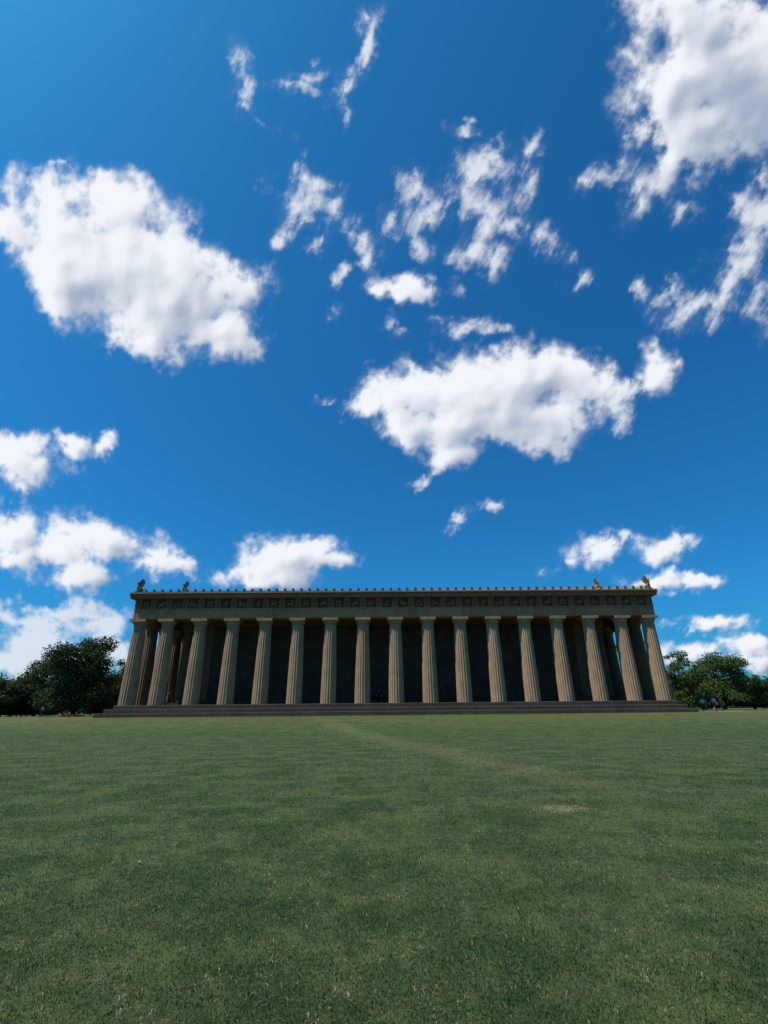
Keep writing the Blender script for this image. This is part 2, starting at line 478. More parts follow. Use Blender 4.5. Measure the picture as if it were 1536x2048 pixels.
mg, t, b = new_mat('lawn_turf')
pos = t.n('ShaderNodeNewGeometry').outputs['Position']
n0 = t.noise(pos, 0.12, 4, 0.55); n1 = t.noise(pos, 0.9, 6, 0.68); n2 = t.noise(pos, 7, 6, 0.7); n3 = t.noise(pos, 55, 4, 0.7)
c = t.mix(t.ramp(n1, 0.38, 0.64), (0.028,0.058,0.018), (0.080,0.110,0.036))
c = t.mix(t.ramp(n0, 0.35, 0.7, 0, 0.4), c, (0.082,0.108,0.038))
c = t.mix(t.ramp(n2, 0.52, 0.76, 0, 0.75), c, (0.15,0.148,0.066))
c = t.mix(t.ramp(n2, 0.5, 0.24, 0, 0.95), c, (0.014,0.036,0.011))
c = t.mix(t.ramp(n3, 0.56, 0.8, 0, 0.55), c, (0.19,0.18,0.092))
c = t.mix(t.ramp(n3, 0.46, 0.25, 0, 0.85), c, (0.012,0.029,0.009))
# worn diagonal track and a dry patch
A = on_ground(640,1448,0); Bp = on_ground(1300,1600,0)
dd = (Bp-A).to_2d().normalized(); nn = Vector((-dd.y, dd.x))
nw = t.vmath('SUBTRACT', t.noise(pos,0.5,3,0.5,0,True), (0.5,0.5,0.5))
wpos = t.vmath('ADD', pos, t.vmath('SCALE', nw, scale=3.0))
rel = t.vmath('SUBTRACT', wpos, (A.x, A.y, 0))
perp = t.math('ABSOLUTE', t.vmath('DOT_PRODUCT', rel, (nn.x, nn.y, 0)))
along = t.vmath('DOT_PRODUCT', rel, (dd.x, dd.y, 0))
L = (Bp-A).to_2d().length
msk = t.math('MULTIPLY', t.ramp(perp, 1.9, 0.0), t.math('MULTIPLY', t.ramp(along, 2, 20), t.ramp(along, L+2, L-6)))
c = t.mix(t.math('MULTIPLY', msk, t.ramp(n2, 0.25, 0.65, 0.1, 0.55)), c, (0.16,0.155,0.07))
P = on_ground(1130,1620,0)
wp2 = t.vmath('ADD', pos, t.vmath('SCALE', t.vmath('SUBTRACT', t.noise(pos,2.5,3,0.6,0,True), (0.5,0.5,0.5)), scale=0.7))
pr = t.vmath('LENGTH', t.vmath('MULTIPLY', t.vmath('SUBTRACT', wp2, (P.x,P.y,0)), (1.0,1.2,0)))
bare = t.math('MULTIPLY', t.ramp(pr, 0.6, 0.1), t.ramp(n2, 0.34, 0.62, 0, 0.85))
c = t.mix(bare, c, (0.26,0.215,0.12))
# lighter olive turf colour on the bank in front of the steps
sp = t.n('ShaderNodeSeparateXYZ'); t.l(pos, sp.inputs[0])
n4 = t.noise(pos, 2.2, 6, 0.75)
c = t.mix(t.math('MULTIPLY', t.ramp(sp.outputs[1], 42, 56), t.ramp(n4, 0.35, 0.65, 0.1, 0.8)), c, (0.120,0.115,0.038))
t.l(c, b.inputs['Base Color']); b.inputs['Roughness'].default_value = 0.9
bp = t.n('ShaderNodeBump'); bp.inputs['Strength'].default_value = 0.8; bp.inputs['Distance'].default_value = 0.05
t.l(t.math('ADD', n2, t.math('MULTIPLY', n3, 0.5)), bp.inputs['Height']); t.l(bp.outputs[0], b.inputs['Normal'])
ground = mb.build('ground', mg, None, True)
tag(ground, kind='structure')

# grass blades near the camera
rng = np.random.default_rng(5)
def strips(name, mat, n, rmin, rmax, hmin, hmax, wid, lie, power, label, cat, cluster=False):
    u = rng.random(n)
    r = rmin*(rmax/rmin)**(u**power)
    th = (rng.random(n)-0.5)*R(104)
    if cluster:
        k = n//4
        cr = rmin*(rmax/rmin)**(rng.random(k)**power); ct = (rng.random(k)-0.5)*R(104)
        ids = rng.integers(0, k, n)
        cxy = np.stack([cr*np.sin(ct), cr*np.cos(ct)],1)[ids] + rng.normal(0, 0.045, (n,2))
        x, y = cxy[:,0], cxy[:,1]
        wd = wid*(0.6+0.8*rng.random(n))
    else:
        x, y = r*np.sin(th), r*np.cos(th)
        wd = wid*(1+r/7)
        # thin living grass on the bare patch
        far = np.hypot(x-P.x, y-P.y) + 0.5*rng.random(n) > 0.5
        x, y, wd = x[far], y[far], wd[far]; n = len(x)
    y = np.minimum(y, 58.5)
    z = gz(x, y)
    az = rng.random(n)*2*np.pi; h = hmin+(hmax-hmin)*rng.random(n)
    lean = lie*(0.35+0.65*rng.random(n)) if not cluster else lie*(0.75+0.25*rng.random(n))
    dx, dy = np.cos(az), np.sin(az)
    sx, sy = -dy*wd/2, dx*wd/2
    m1 = np.stack([x+dx*h*0.5*np.sin(lean*0.6), y+dy*h*0.5*np.sin(lean*0.6), z+h*0.5*np.cos(lean*0.6)+0.004],1)
    tp = np.stack([x+dx*h*np.sin(lean), y+dy*h*np.sin(lean), z+h*np.cos(lean)*0.9+0.006],1)
    b0 = np.stack([x-sx, y-sy, z-0.002+(0.012*rng.random(n) if cluster else 0)],1); b1 = np.stack([x+sx, y+sy, z-0.002+0*x],1)
    off = np.stack([sx, sy, 0*x],1)*0.8
    V = np.stack([b0, b1, m1+off, m1-off, tp],1).reshape(-1,3)
    i0 = np.arange(n)*5
    me = bpy.data.meshes.new(name)
    me.vertices.add(len(V)); me.vertices.foreach_set('co', V.astype(np.float32).ravel())
    loops = np.stack([i0,i0+1,i0+2,i0+3, i0+3,i0+2,i0+4],1).ravel()
    me.loops.add(len(loops)); me.loops.foreach_set('vertex_index', loops.astype(np.int32))
    me.polygons.add(2*n)
    ls = np.stack([np.arange(n)*7, np.arange(n)*7+4],1).ravel()
    me.polygons.foreach_set('loop_start', ls.astype(np.int32))
    me.update(calc_edges=True); me.validate()
    me.materials.append(mat)
    o = link(name, me)
    tag(o, label, cat, None, 'stuff')
    return o
def blade_mat(name, c1, c2, c3, p=0.82):
    m, t, b = new_mat(name)
    isl = t.n('ShaderNodeNewGeometry').outputs['Random Per Island']
    pos = t.n('ShaderNodeNewGeometry').outputs['Position']
    n1 = t.noise(pos, 0.9, 6, 0.70)
    n2 = t.noise(pos, 5.0, 5, 0.68)
    c = t.mix(t.ramp(n1, 0.40, 0.62), c1, c2)
    c = t.mix(t.ramp(n2, 0.50, 0.30, 0, 0.9), c, tuple(x*0.38 for x in c1))
    c = t.mix(t.ramp(n2, 0.54, 0.70, 0, 0.6), c, c3)
    c = t.mix(t.ramp(isl, p, 1.0, 0, 0.8), c, c3)
    t.l(c, b.inputs['Base Color']); b.inputs['Roughness'].default_value = 0.6
    translucent(m, t, b, c, 0.4)
    return m
M_bl = blade_mat('grass_blade', (0.030,0.068,0.021), (0.086,0.130,0.040), (0.21,0.205,0.098), 0.78)
M_dry = blade_mat('dry_blade', (0.25,0.23,0.13), (0.35,0.325,0.20), (0.48,0.45,0.33), 0.62)
strips('lawn_grass', M_bl, 520000, 2.7, 64, 0.010, 0.028, 0.0030, 1.25, 0.92, 'short green mown grass covering the lawn in the foreground', 'grass')
strips('dry_grass_clippings', M_dry, 17000, 2.9, 32, 0.014, 0.044, 0.0042, 1.52, 0.85, 'pale straw coloured grass clippings lying scattered on the lawn', 'grass clippings', True)

# pale fallen leaf on the lawn
p = on_ground(278,1730,0)
mb = MB()
pts = []
for i in range(9):
    s_ = i/8; w_ = 0.016*math.sin(math.pi*min(1,s_*1.02))+0.002
    zz = 0.045+0.012*math.sin(s_*4)
    pts += [(s_*0.055-0.027, -w_, zz+0.008), (s_*0.055-0.027, 0, zz), (s_*0.055-0.027, w_, zz+0.01)]
mb.add(pts, [(i*3+k, i*3+k+1, i*3+k+4, i*3+k+3) for i in range(8) for k in range(2)])
lf = mb.build('fallen_leaf', plain('pale_leaf', (0.36,0.34,0.28)), None, True); lf.location = (p.x,p.y,float(gz(p.x,p.y))-0.035); lf.rotation_euler = (0,0.1,0.4)
tag(lf, 'single pale fallen leaf lying on the grass at left', 'leaf')

# ------------------------------------------------------------------ temple
Xc, Yc = 1.2, 79.4
T = empty('classical_temple', (Xc, Yc, GZ), R(0.6))
tag(T, 'long stone temple with a row of fluted columns and stepped base on the lawn', 'temple')
AX, AY = 33.71, 14.405
S = 1.37
def bstep(hx, hy, z0, z1):
    mb = MB()
    mb.loft(hx, hy, [(0,z0),(0,z1-0.05),(-0.02,z1-0.012),(-0.05,z1)])
    k = len(mb.v)-4
    mb.f.append((k,k+1,k+2,k+3))
    mb.build('step', M_step, T)
bstep(36.2, 16.89, -0.3, 0.455)
bstep(35.48, 16.17, 0.3, 0.912)
bstep(34.75, 15.44, 0.8, S)

# column shaft with twenty flutes
def shaft(name, r0, r1, h, m):
    nf, sg, rings = 20, 6, 14
    vs, fs = [], []
    N = nf*sg
    for k in range(rings+1):
        tt = k/rings
        r = r0+(r1-r0)*tt + 0.02*math.sin(math.pi*tt)
        for i in range(N):
            a = 2*math.pi*i/N; ph = (i % sg)/sg
            d = 0.30*r*math.pi/nf*2*math.sin(math.pi*ph)*0.8
            vs.append(((r-d)*math.cos(a), (r-d)*math.sin(a), -0.02 + (h+0.02)*tt))
    for k in range(rings):
        for i in range(N):
            j = (i+1) % N
            fs.append((k*N+i, k*N+j, k*N+N+j, k*N+N+i))
    me = bpy.data.meshes.new(name); me.from_pydata(vs, [], fs); me.update(); me.materials.append(m)
    return me
def capital_meshes(r1, zb, ech, ab, hw, m):
    e = MB()
    e.lathe([(r1*0.97,zb),(r1+0.02,zb+0.03),(r1+0.02,zb+0.06),(r1+0.0,zb+0.07),(r1+0.04,zb+0.1),(r1+0.13,zb+ech*0.5),(hw*0.93,zb+ech*0.85),(hw*0.96,zb+ech*0.95),(hw*0.9,zb+ech)], 40)
    a = MB(); a.box(-hw,hw,-hw,hw,zb+ech-0.003,zb+ech+ab)
    return e.mesh('echinus', m, True), a.mesh('abacus', m)
SH = shaft('column', 0.99, 0.77, 9.67, M_col)
EC, AB = capital_meshes(0.77, 9.67, 0.5, 0.36, 1.02, M_col)
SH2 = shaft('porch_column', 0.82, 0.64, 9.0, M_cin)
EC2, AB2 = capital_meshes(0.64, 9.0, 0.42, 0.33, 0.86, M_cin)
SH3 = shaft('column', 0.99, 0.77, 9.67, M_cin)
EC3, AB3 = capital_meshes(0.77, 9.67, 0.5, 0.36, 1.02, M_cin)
ncol = [0]
def place(x, y, z, kind=0):
    a, e, q = ((SH,EC,AB),(SH2,EC2,AB2),(SH3,EC3,AB3))[kind]
    ncol[0] += 1
    c = link(('column','porch_column','column')[kind], a, T, (x,y,z), ((ncol[0]*7) % 20)*R(18))
    ee = link('echinus', e, c)
    qq = link('abacus', q, c, (0,0,0), -c.rotation_euler.z)
cx = [-AX] + [-30.03+4.29*i for i in range(15)] + [AX]
cy = [-AY] + [-10.725+4.29*i for i in range(6)] + [AY]
for x in cx:
    place(x, -AY, S)
for y in cy[1:-1]:
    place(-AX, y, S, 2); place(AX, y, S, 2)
for x in cx:
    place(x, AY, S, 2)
# inner platform, cella, porches
PZ = S+0.66
mb = MB(); mb.box(-30.6,30.6,-10.5,10.5,S-0.1,S+0.33); mb.box(-30.2,30.2,-10.1,10.1,S+0.2,PZ); mb.build('inner_platform', M_step, T)
for sgn in (-1,1):
    for i in range(6):
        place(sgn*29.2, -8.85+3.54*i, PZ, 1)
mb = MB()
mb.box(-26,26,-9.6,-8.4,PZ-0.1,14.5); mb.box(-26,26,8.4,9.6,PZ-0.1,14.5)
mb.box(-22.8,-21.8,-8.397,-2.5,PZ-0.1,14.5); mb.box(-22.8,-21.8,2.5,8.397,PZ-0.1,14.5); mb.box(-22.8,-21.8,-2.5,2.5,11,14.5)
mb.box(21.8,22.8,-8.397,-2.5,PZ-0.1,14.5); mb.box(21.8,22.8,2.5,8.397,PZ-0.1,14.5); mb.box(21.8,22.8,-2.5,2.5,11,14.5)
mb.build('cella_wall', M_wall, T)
for sx in (-1,1):
    for sy in (-1,1):
        mb = MB(); mb.box(sx*26-0.62,sx*26+0.62,sy*9.0-0.72,sy*9.0+0.72,PZ-0.05,PZ+9.3)
        mb.box(sx*26-0.72,sx*26+0.72,sy*9.0-0.82,sy*9.0+0.82,PZ+9.3,PZ+9.74)
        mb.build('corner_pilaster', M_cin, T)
for sx in (-1,1):
    mb = MB(); mb.box(sx*22.3-0.56,sx*22.3+0.56,-2.45,2.45,PZ-0.05,10.98); mb.build('inner_door', plain('bronze_door',(0.07,0.06,0.045)), T)
mb = MB(); mb.ring(30.0,9.72,28.4,8.3,PZ+9.75,14.55); mb.build('inner_architrave', M_ent, T)
mb = MB(); mb.ring(33.0,13.7,21.0,7.5,14.42,14.56); mb.box(-28.5,-21,-8,8,14.40,14.5); mb.box(21,28.5,-8,8,14.40,14.5)
# beams of the coffered porch ceiling
for i in range(31):
    x = -32.2+i*2.1467
    mb.box(x-0.22,x+0.22,-13.6,-9.72,14.1,14.43); mb.box(x-0.22,x+0.22,9.72,13.6,14.1,14.43)
mb.build('porch_ceiling', M_wall, T)

# entablature
Z1 = S+10.53
EX, EY = 34.48, 15.18
tri_x = [-34.06,-32.045]+[-30.03+2.145*i for i in range(29)]+[32.045,34.06]
tri_y = [-14.76,-12.74]+[-10.725+2.145*i for i in range(11)]+[12.74,14.76]
mb = MB()
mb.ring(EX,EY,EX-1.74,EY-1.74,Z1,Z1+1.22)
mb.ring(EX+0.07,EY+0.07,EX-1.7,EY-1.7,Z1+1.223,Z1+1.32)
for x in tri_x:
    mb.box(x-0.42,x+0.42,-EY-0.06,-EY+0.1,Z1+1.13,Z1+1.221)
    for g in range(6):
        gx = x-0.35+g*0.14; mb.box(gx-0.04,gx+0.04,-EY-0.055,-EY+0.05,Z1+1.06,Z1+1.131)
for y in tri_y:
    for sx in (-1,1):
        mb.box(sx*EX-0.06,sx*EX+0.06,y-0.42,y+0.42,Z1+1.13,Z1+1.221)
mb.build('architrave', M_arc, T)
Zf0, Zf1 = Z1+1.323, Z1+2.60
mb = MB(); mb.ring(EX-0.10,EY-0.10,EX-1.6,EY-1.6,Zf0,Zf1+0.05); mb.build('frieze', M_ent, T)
# triglyph
H = Zf1-Zf0
prof = [(-0.42,0.10),(-0.42,-0.0),(-0.36,-0.07),(-0.20,-0.07),(-0.13,0.02),(-0.07,-0.07),(0.07,-0.07),(0.13,0.02),(0.20,-0.07),(0.36,-0.07),(0.42,0.0),(0.42,0.10)]
mb = MB(); n = len(prof)
mb.add([(x,y,0.002) for x,y in prof]+[(x,y,H-0.17) for x,y in prof], [(i,(i+1)%n,n+(i+1)%n,n+i) for i in range(n)]+[tuple(range(n-1,-1,-1)),tuple(range(n,2*n))])
mb.box(-0.425,0.425,-0.085,0.10,H-0.168,H)
TR = mb.mesh('triglyph', M_tri)
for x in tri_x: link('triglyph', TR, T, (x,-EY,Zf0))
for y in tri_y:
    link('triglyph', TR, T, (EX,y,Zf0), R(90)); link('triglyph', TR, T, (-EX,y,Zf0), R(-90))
# metopes with carved figures
def figure(mb, x, z0, h, lean=0.0, arm=1):
    e = mb.ellipsoid
    e((x+lean*0.9*h,0,z0+0.92*h),(0.07*h*1.1,0.05,0.085*h))
    e((x+lean*0.65*h,0,z0+0.68*h),(0.11*h,0.07,0.19*h),lean)
    e((x-0.06*h+lean*0.2*h,0,z0+0.25*h),(0.06*h,0.06,0.27*h),lean+0.18)
    e((x+0.08*h+lean*0.2*h,0,z0+0.25*h),(0.06*h,0.06,0.27*h),lean-0.28)
    e((x+arm*0.18*h,0,z0+0.74*h),(0.17*h,0.05,0.04*h),arm*0.5)
    e((x-arm*0.13*h,0,z0+0.62*h),(0.04*h,0.05,0.17*h),arm*-0.5)
def beast(mb, x, z0, s, d=1, rear=0.0):
    e = mb.ellipsoid
    e((x,0,z0+0.55*s),(0.36*s,0.09,0.16*s),d*rear)
    e((x+d*0.36*s,0,z0+(0.78+rear*0.35)*s),(0.10*s,0.07,0.22*s),-d*0.5)
    e((x+d*0.47*s,0,z0+(0.95+rear*0.35)*s),(0.15*s,0.06,0.075*s),-d*0.5)
    for q, a in ((-0.3,0.15),(-0.2,-0.2),(0.24,0.2+rear),(0.33,-0.25+rear)):
        e((x+d*q*s,0,z0+(0.24+(rear*0.5 if q>0 else 0))*s),(0.05*s,0.06,0.27*s),-d*a)
    e((x-d*0.42*s,0,z0+0.5*s),(0.04*s,0.05,0.2*s),-d*0.4)
RELS = []
def mk(fn):
    mb = MB(); fn(mb); RELS.append(mb.mesh('relief_figures', M_rel, True))
mk(lambda m: (beast(m,-0.12,0.06,0.85,1,0.3), figure(m,0.42,0.06,0.9,-0.15,-1)))
mk(lambda m: (figure(m,-0.25,0.06,1.0,0.2,1), figure(m,0.28,0.06,0.98,-0.12,-1)))
mk(lambda m: (beast(m,0.1,0.06,0.9,-1,0.0), figure(m,0.18,0.42,0.72,0.1,-1)))
mk(lambda m: (beast(m,0.0,0.06,0.95,1,0.45),))
mk(lambda m: (figure(m,-0.3,0.06,1.0,0.0,1), beast(m,0.22,0.06,0.7,-1,0.3)))
mk(lambda m: (figure(m,0.0,0.05,1.05,0.05,1),figure(m,-0.42,0.06,0.6,0.5,1)))
mb = MB(); mb.box(-0.66,0.66,-0.0,0.06,0.0,H-0.14); mb.box(-0.66,0.66,-0.03,0.06,H-0.138,H-0.004); MET = mb.mesh('metope', M_met)
random.seed(4)
last = -1
for a, bx in zip(tri_x[:-1], tri_x[1:]):
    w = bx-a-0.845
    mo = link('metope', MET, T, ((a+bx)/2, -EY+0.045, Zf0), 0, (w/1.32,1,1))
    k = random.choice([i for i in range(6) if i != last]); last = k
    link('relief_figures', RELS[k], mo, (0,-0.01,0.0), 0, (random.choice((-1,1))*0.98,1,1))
for a, by in zip(tri_y[:-1], tri_y[1:]):
    w = by-a-0.845
    for sx in (-1,1):
        link('metope', MET, T, (sx*(EX-0.045),(a+by)/2,Zf0), sx*R(90), (w/1.32,1,1))
# cornice
zc = Zf1
mb = MB()
mb.loft(EX, EY, [(-0.2,zc+0.002),(0.10,zc+0.004),(0.13,zc+0.10),(0.16,zc+0.13),(0.50,zc+0.07),(0.52,zc+0.02),(0.56,zc+0.02),(0.58,zc+0.30),(0.64,zc+0.34),(0.66,zc+0.43),(0.60,zc+0.46),(0.68,zc+0.54),(0.72,zc+0.64),(0.70,zc+0.68),(0.2,zc+0.74),(-1.2,zc+0.83)])
mx_ = sorted(tri_x + [(a+q)/2 for a,q in zip(tri_x[:-1],tri_x[1:])])
for x in mx_:
    mb.box(x-0.4,x+0.4,-EY-0.49,-EY-0.17,zc+0.02,zc+0.115)
mb.build('cornice', M_ent, T)
# roof
ze = zc+0.68; zr = ze+3.35
ey = EY+0.66; ex = EX+0.66
mb = MB()
for sy in (-1,1):
    mb.add([(-ex,sy*ey,ze),(ex,sy*ey,ze),(ex,0,zr),(-ex,0,zr),(-ex,sy*ey,ze-0.0+0.14),(ex,sy*ey,ze+0.14),(ex,0,zr+0.14),(-ex,0,zr+0.14)],
       [(0,1,2,3),(4,5,6,7),(0,1,5,4),(1,2,6,5),(3,0,4,7)])
NA = 64
ax_ = [-34.2+68.4*i/(NA-1) for i in range(NA)]
for x in ax_:
    for sy in (-1,1):
        mb.add([(x-0.12,sy*ey*0.995,ze+0.12),(x+0.12,sy*ey*0.995,ze+0.12),(x+0.12,0,zr+0.12),(x-0.12,0,zr+0.12),(x,sy*ey*0.995,ze+0.28),(x,0,zr+0.28)],
               [(0,1,4),(0,4,5,3),(1,2,5,4)])
mb.tube([(-ex,0,zr+0.12),(ex,0,zr+0.12)],[0.22,0.22],8)
mb.build('roof', M_roof, T)
for sx in (-1,1):
    mb = MB(); x0, x1 = sx*(EX-0.5), sx*(EX-0.1)
    mb.add([(x0,-EY,zc+0.6),(x0,EY,zc+0.6),(x0,0,zr-0.12),(x1,-EY,zc+0.6),(x1,EY,zc+0.6),(x1,0,zr-0.12)], [(0,1,2),(3,4,5),(0,1,4,3),(1,2,5,4),(2,0,3,5)])
    mb.build('pediment', M_ent, T)
# antefixes on the eaves
pr = [(-0.17,0),(-0.19,0.12),(-0.15,0.18),(-0.20,0.30),(-0.19,0.42),(-0.12,0.52),(0,0.57),(0.12,0.52),(0.19,0.42),(0.20,0.30),(0.15,0.18),(0.19,0.12),(0.17,0)]
mb = MB(); n = len(pr)
mb.add([(x,-0.05,z) for x,z in pr]+[(x,0.06,z) for x,z in pr], [tuple(range(n)),tuple(range(2*n-1,n-1,-1))]+[(i,(i+1)%n,n+(i+1)%n,n+i) for i in range(n)])
for q in (-0.09,0,0.09): mb.ellipsoid((q,-0.05,0.3),(0.03,0.025,0.17),-q*3,6,5)
AN = mb.mesh('antefix', M_statue)
for x in ax_: link('antefix', AN, T, (x,-ey+0.07,ze+0.0))

# winged statues on the roof
def winged_statue(label, lx, ly, lz, rz, sc, pl, M_statue):
    p = Matrix.Translation((Xc,Yc,GZ)) @ Matrix.Rotation(R(0.6),4,'Z')
    w = p @ Vector((lx,ly,lz))
    e = empty('winged_statue', w, rz+R(0.6)); e.scale = (sc,sc,sc)
    tag(e, label, 'statue')
    V = [(0,.25,.35),(0,0,.52),(0,-.22,.78),(0,-.3,1.08),(0,-.38,1.27),(0,-.57,1.2),
         (.13,-.3,.55),(.13,-.36,.14),(.13,-.47,.06),(-.13,-.3,.55),(-.13,-.36,.14),(-.13,-.47,.06),
         (.2,.14,.26),(.21,-.1,.09),(-.2,.14,.26),(-.21,-.1,.09),(0,.48,.14),(0,.62,.38),(0,.55,.58),
         (.07,-.33,1.42),(-.07,-.33,1.42)]
    E = [(0,1),(1,2),(2,3),(3,4),(4,5),(2,6),(6,7),(7,8),(2,9),(9,10),(10,11),(0,12),(12,13),(0,14),(14,15),(0,16),(16,17),(17,18),(4,19),(4,20)]
    rr = [.24,.21,.22,.14,.13,.045,.1,.07,.07,.1,.07,.07,.15,.08,.15,.08,.06,.045,.06,.03,.03]
    skin('body', V, E, rr, M_statue, e, (0,), 2)
    wp = [(-.2,.72),(-.16,1.1),(-.02,1.45),(.2,1.72),(.42,1.8),(.4,1.55),(.5,1.5),(.42,1.3),(.5,1.22),(.36,1.05),(.38,.92),(.2,.72),(.05,.6)]
    for sx in (-1,1):
        mb = MB(); n = len(wp)
        mb.add([(sx*(.13+.1*(z-.6)),y,z) for y,z in wp]+[(sx*(.20+.1*(z-.6)),y,z) for y,z in wp], [tuple(range(n)),tuple(range(2*n-1,n-1,-1))]+[(i,(i+1)%n,n+(i+1)%n,n+i) for i in range(n)])
        mb.build('wing', M_statue, e)
    mb = MB(); mb.box(-.32,.32,-.55,.6,-pl,0.02); mb.build('plinth', M_statue, e)
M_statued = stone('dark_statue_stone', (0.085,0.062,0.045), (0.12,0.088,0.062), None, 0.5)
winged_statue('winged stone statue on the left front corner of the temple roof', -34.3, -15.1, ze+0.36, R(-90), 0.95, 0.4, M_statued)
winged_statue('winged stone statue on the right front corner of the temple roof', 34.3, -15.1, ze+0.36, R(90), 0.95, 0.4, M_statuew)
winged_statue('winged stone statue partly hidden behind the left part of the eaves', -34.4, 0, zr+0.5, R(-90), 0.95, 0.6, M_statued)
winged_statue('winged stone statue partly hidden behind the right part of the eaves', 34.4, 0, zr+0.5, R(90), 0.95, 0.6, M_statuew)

# ------------------------------------------------------------------ paths
def strip(name, x0, x1, y0, y1):
    mb = MB(); mb.box(x0,x1,y0,y1,GZ-0.1,GZ+0.03)
    tag(mb.build(name, M_path), kind='structure')
strip('path', 39.0, 45.5, 64.5, 120)

# ------------------------------------------------------------------ trees
def tree(label, px, ytop, D, wpx, mat, seed, nleaf=7000, leaf=0.32, trunk=1.6, group=None, name='broadleaf_tree', ncl=36, fill=True):
    nleaf = int(nleaf*2.6)
    leaf *= 0.88
    rnd = np.random.default_rng(seed); rp = random.Random(seed)
    base = at_depth(px, 1400, D); top = at_depth(px, ytop, D)
    h = top.z - GZ; zc_ = D*math.cos(PITCH)+6*math.sin(PITCH)
    w = wpx*zc_/F
    root = empty(name, (base.x, D, GZ)); tag(root, label, 'tree', group)
    cz = (trunk+h)/2; rz_ = (h-trunk)/2
    cl = []
    rk = 1.0 if fill else 0.78
    while len(cl) < ncl:
        v = rnd.normal(size=3); v /= np.linalg.norm(v)
        rr_ = 0.4+0.6*rnd.random()
        wz = v[2]*rr_
        squash = 1.0 if wz > -0.2 else 0.85
        cl.append((v[0]*rr_*w/2*squash*0.88, v[1]*rr_*w/2*squash*0.88, cz+wz*rz_*0.93, rk*(0.12+0.13*rnd.random())*min(w,h*1.2)*0.8))
    for _ in range(9):
        a_ = rnd.random()*6.283
        cl.append((math.cos(a_)*w*0.30, math.sin(a_)*w*0.30, trunk*0.6+0.7+rnd.random()*0.12*h, rk*(0.12+0.06*rnd.random())*min(w,h*1.2)))
    if fill:
        cl.append((0,0,cz,0.26*min(w,h)))
    cl.append((0,0,cz*0.7,0.24*min(w,h)))
    ncl = len(cl)
    mb = MB()
    r0 = 0.03*h
    tp = [(0,0,-0.15),(0.05*rp.uniform(-1,1),0,trunk*0.6),(0.03*w*rp.uniform(-1,1),0.02*w,h*0.38),(0.05*w*rp.uniform(-1,1),0,h*0.6),(0.04*w*rp.uniform(-1,1),0,h*0.82)]
    mb.tube(tp, [r0*1.35,r0,r0*0.75,r0*0.42,r0*0.12], 9)
    for (a,b_,c_,r_) in cl:
        k = rp.choice((1,2,2,3)); s0 = Vector(tp[k])
        if s0.z > c_: s0 = Vector(tp[1])
        e0 = Vector((a,b_,c_)); mid = (s0+e0)/2 + Vector((rp.uniform(-.3,.3),rp.uniform(-.3,.3),0.05*h))
        mb.tube([s0,mid,e0],[r0*0.4,r0*0.22,r0*0.06],5)
    mb.build('trunk', M_bark, root, True)
    C = np.array(cl); wt_ = C[:,3]**2; ids = rnd.choice(ncl, nleaf, p=wt_/wt_.sum())
    v = rnd.normal(size=(nleaf,3)); v /= np.linalg.norm(v,axis=1)[:,None]
    rad = C[ids,3]*(rnd.random(nleaf)**0.45)*(0.8+0.5*rnd.random(nleaf))
    Pp = C[ids,:3] + v*rad[:,None]*np.array([1.15,1.15,0.8])
    Pp[:,2] = np.maximum(Pp[:,2], 0.1+0.5*rnd.random(nleaf))
    nrm = v*0.5 + rnd.normal(size=(nleaf,3))*0.7 + np.array([0,0,0.5]); nrm /= np.linalg.norm(nrm,axis=1)[:,None]
    uu = np.cross(nrm, rnd.normal(size=(nleaf,3))); uu /= np.linalg.norm(uu,axis=1)[:,None]
    vv = np.cross(nrm, uu)
    s = leaf*(0.55+0.8*rnd.random(nleaf))[:,None]*0.5
    V = np.stack([Pp-uu*s*1.3, Pp-vv*s*0.8, Pp+uu*s*1.3, Pp+vv*s*0.8],1).reshape(-1,3)
    me = bpy.data.meshes.new('crown')
    me.from_pydata(V.tolist(), [], (np.arange(nleaf*4).reshape(-1,4)).tolist()); me.update()
    me.materials.append(mat)
    link('crown', me, root)
    return root
tree('tall rounded dark green tree left of the temple, tallest on that side', 152,1266,88,166,M_leafd,11,10500,0.34,1.0,ncl=32,fill=False)
tree('lower dark tree just left of the tall rounded tree', 75,1325,97,120,M_leafd,12,8000,0.34,0.4)
tree('dark bushy tree at the left edge of the picture', 8,1352,92,110,M_leafd,13,8000,0.34,0.4)
tree('dark tree cut off by the left edge behind the bushy one', -60,1340,96,120,M_leafd,14,5000,0.38,0.4)
tree('olive tree peeping out behind the left corner of the temple', 246,1316,108,70,M_leafo,15,5000,0.34,1.2)
tree('dark tree between the tall rounded tree and the temple corner', 208,1350,101,80,M_leafd,16,6000,0.34,0.4)
tree('loose light green tree nearest the right corner of the temple', 1368,1294,94,86,M_leafm,21,3400,0.30,0.8,ncl=24,fill=False)
tree('broad green tree in the middle of the right hand trees', 1445,1290,97,128,M_leafm,22,6600,0.32,0.7,ncl=30,fill=False)
tree('lower green tree right of the broad tree', 1505,1330,100,84,M_leafm,23,4500,0.32,0.4,ncl=26,fill=False)
tree('dark tree cut off by the right edge of the picture', 1556,1352,97,90,M_leafd,24,5000,0.34,0.4)
tree('dark low tree filling the gap between the two right hand tall trees', 1402,1345,106,90,M_leafd,25,6000,0.36,0.4)
tree('dark tree seen between the columns at the left end of the temple', 335,1322,128,80,M_leafd,31,3500,0.45,0.6)
tree('dark tree seen between the columns at the right end of the temple', 1222,1345,128,70,M_leafd,32,3500,0.45,0.6)
tree('tall dark tree seen through the gap beside the right corner column', 1286,1250,116,70,M_leafd,33,7000,0.42,0.6)

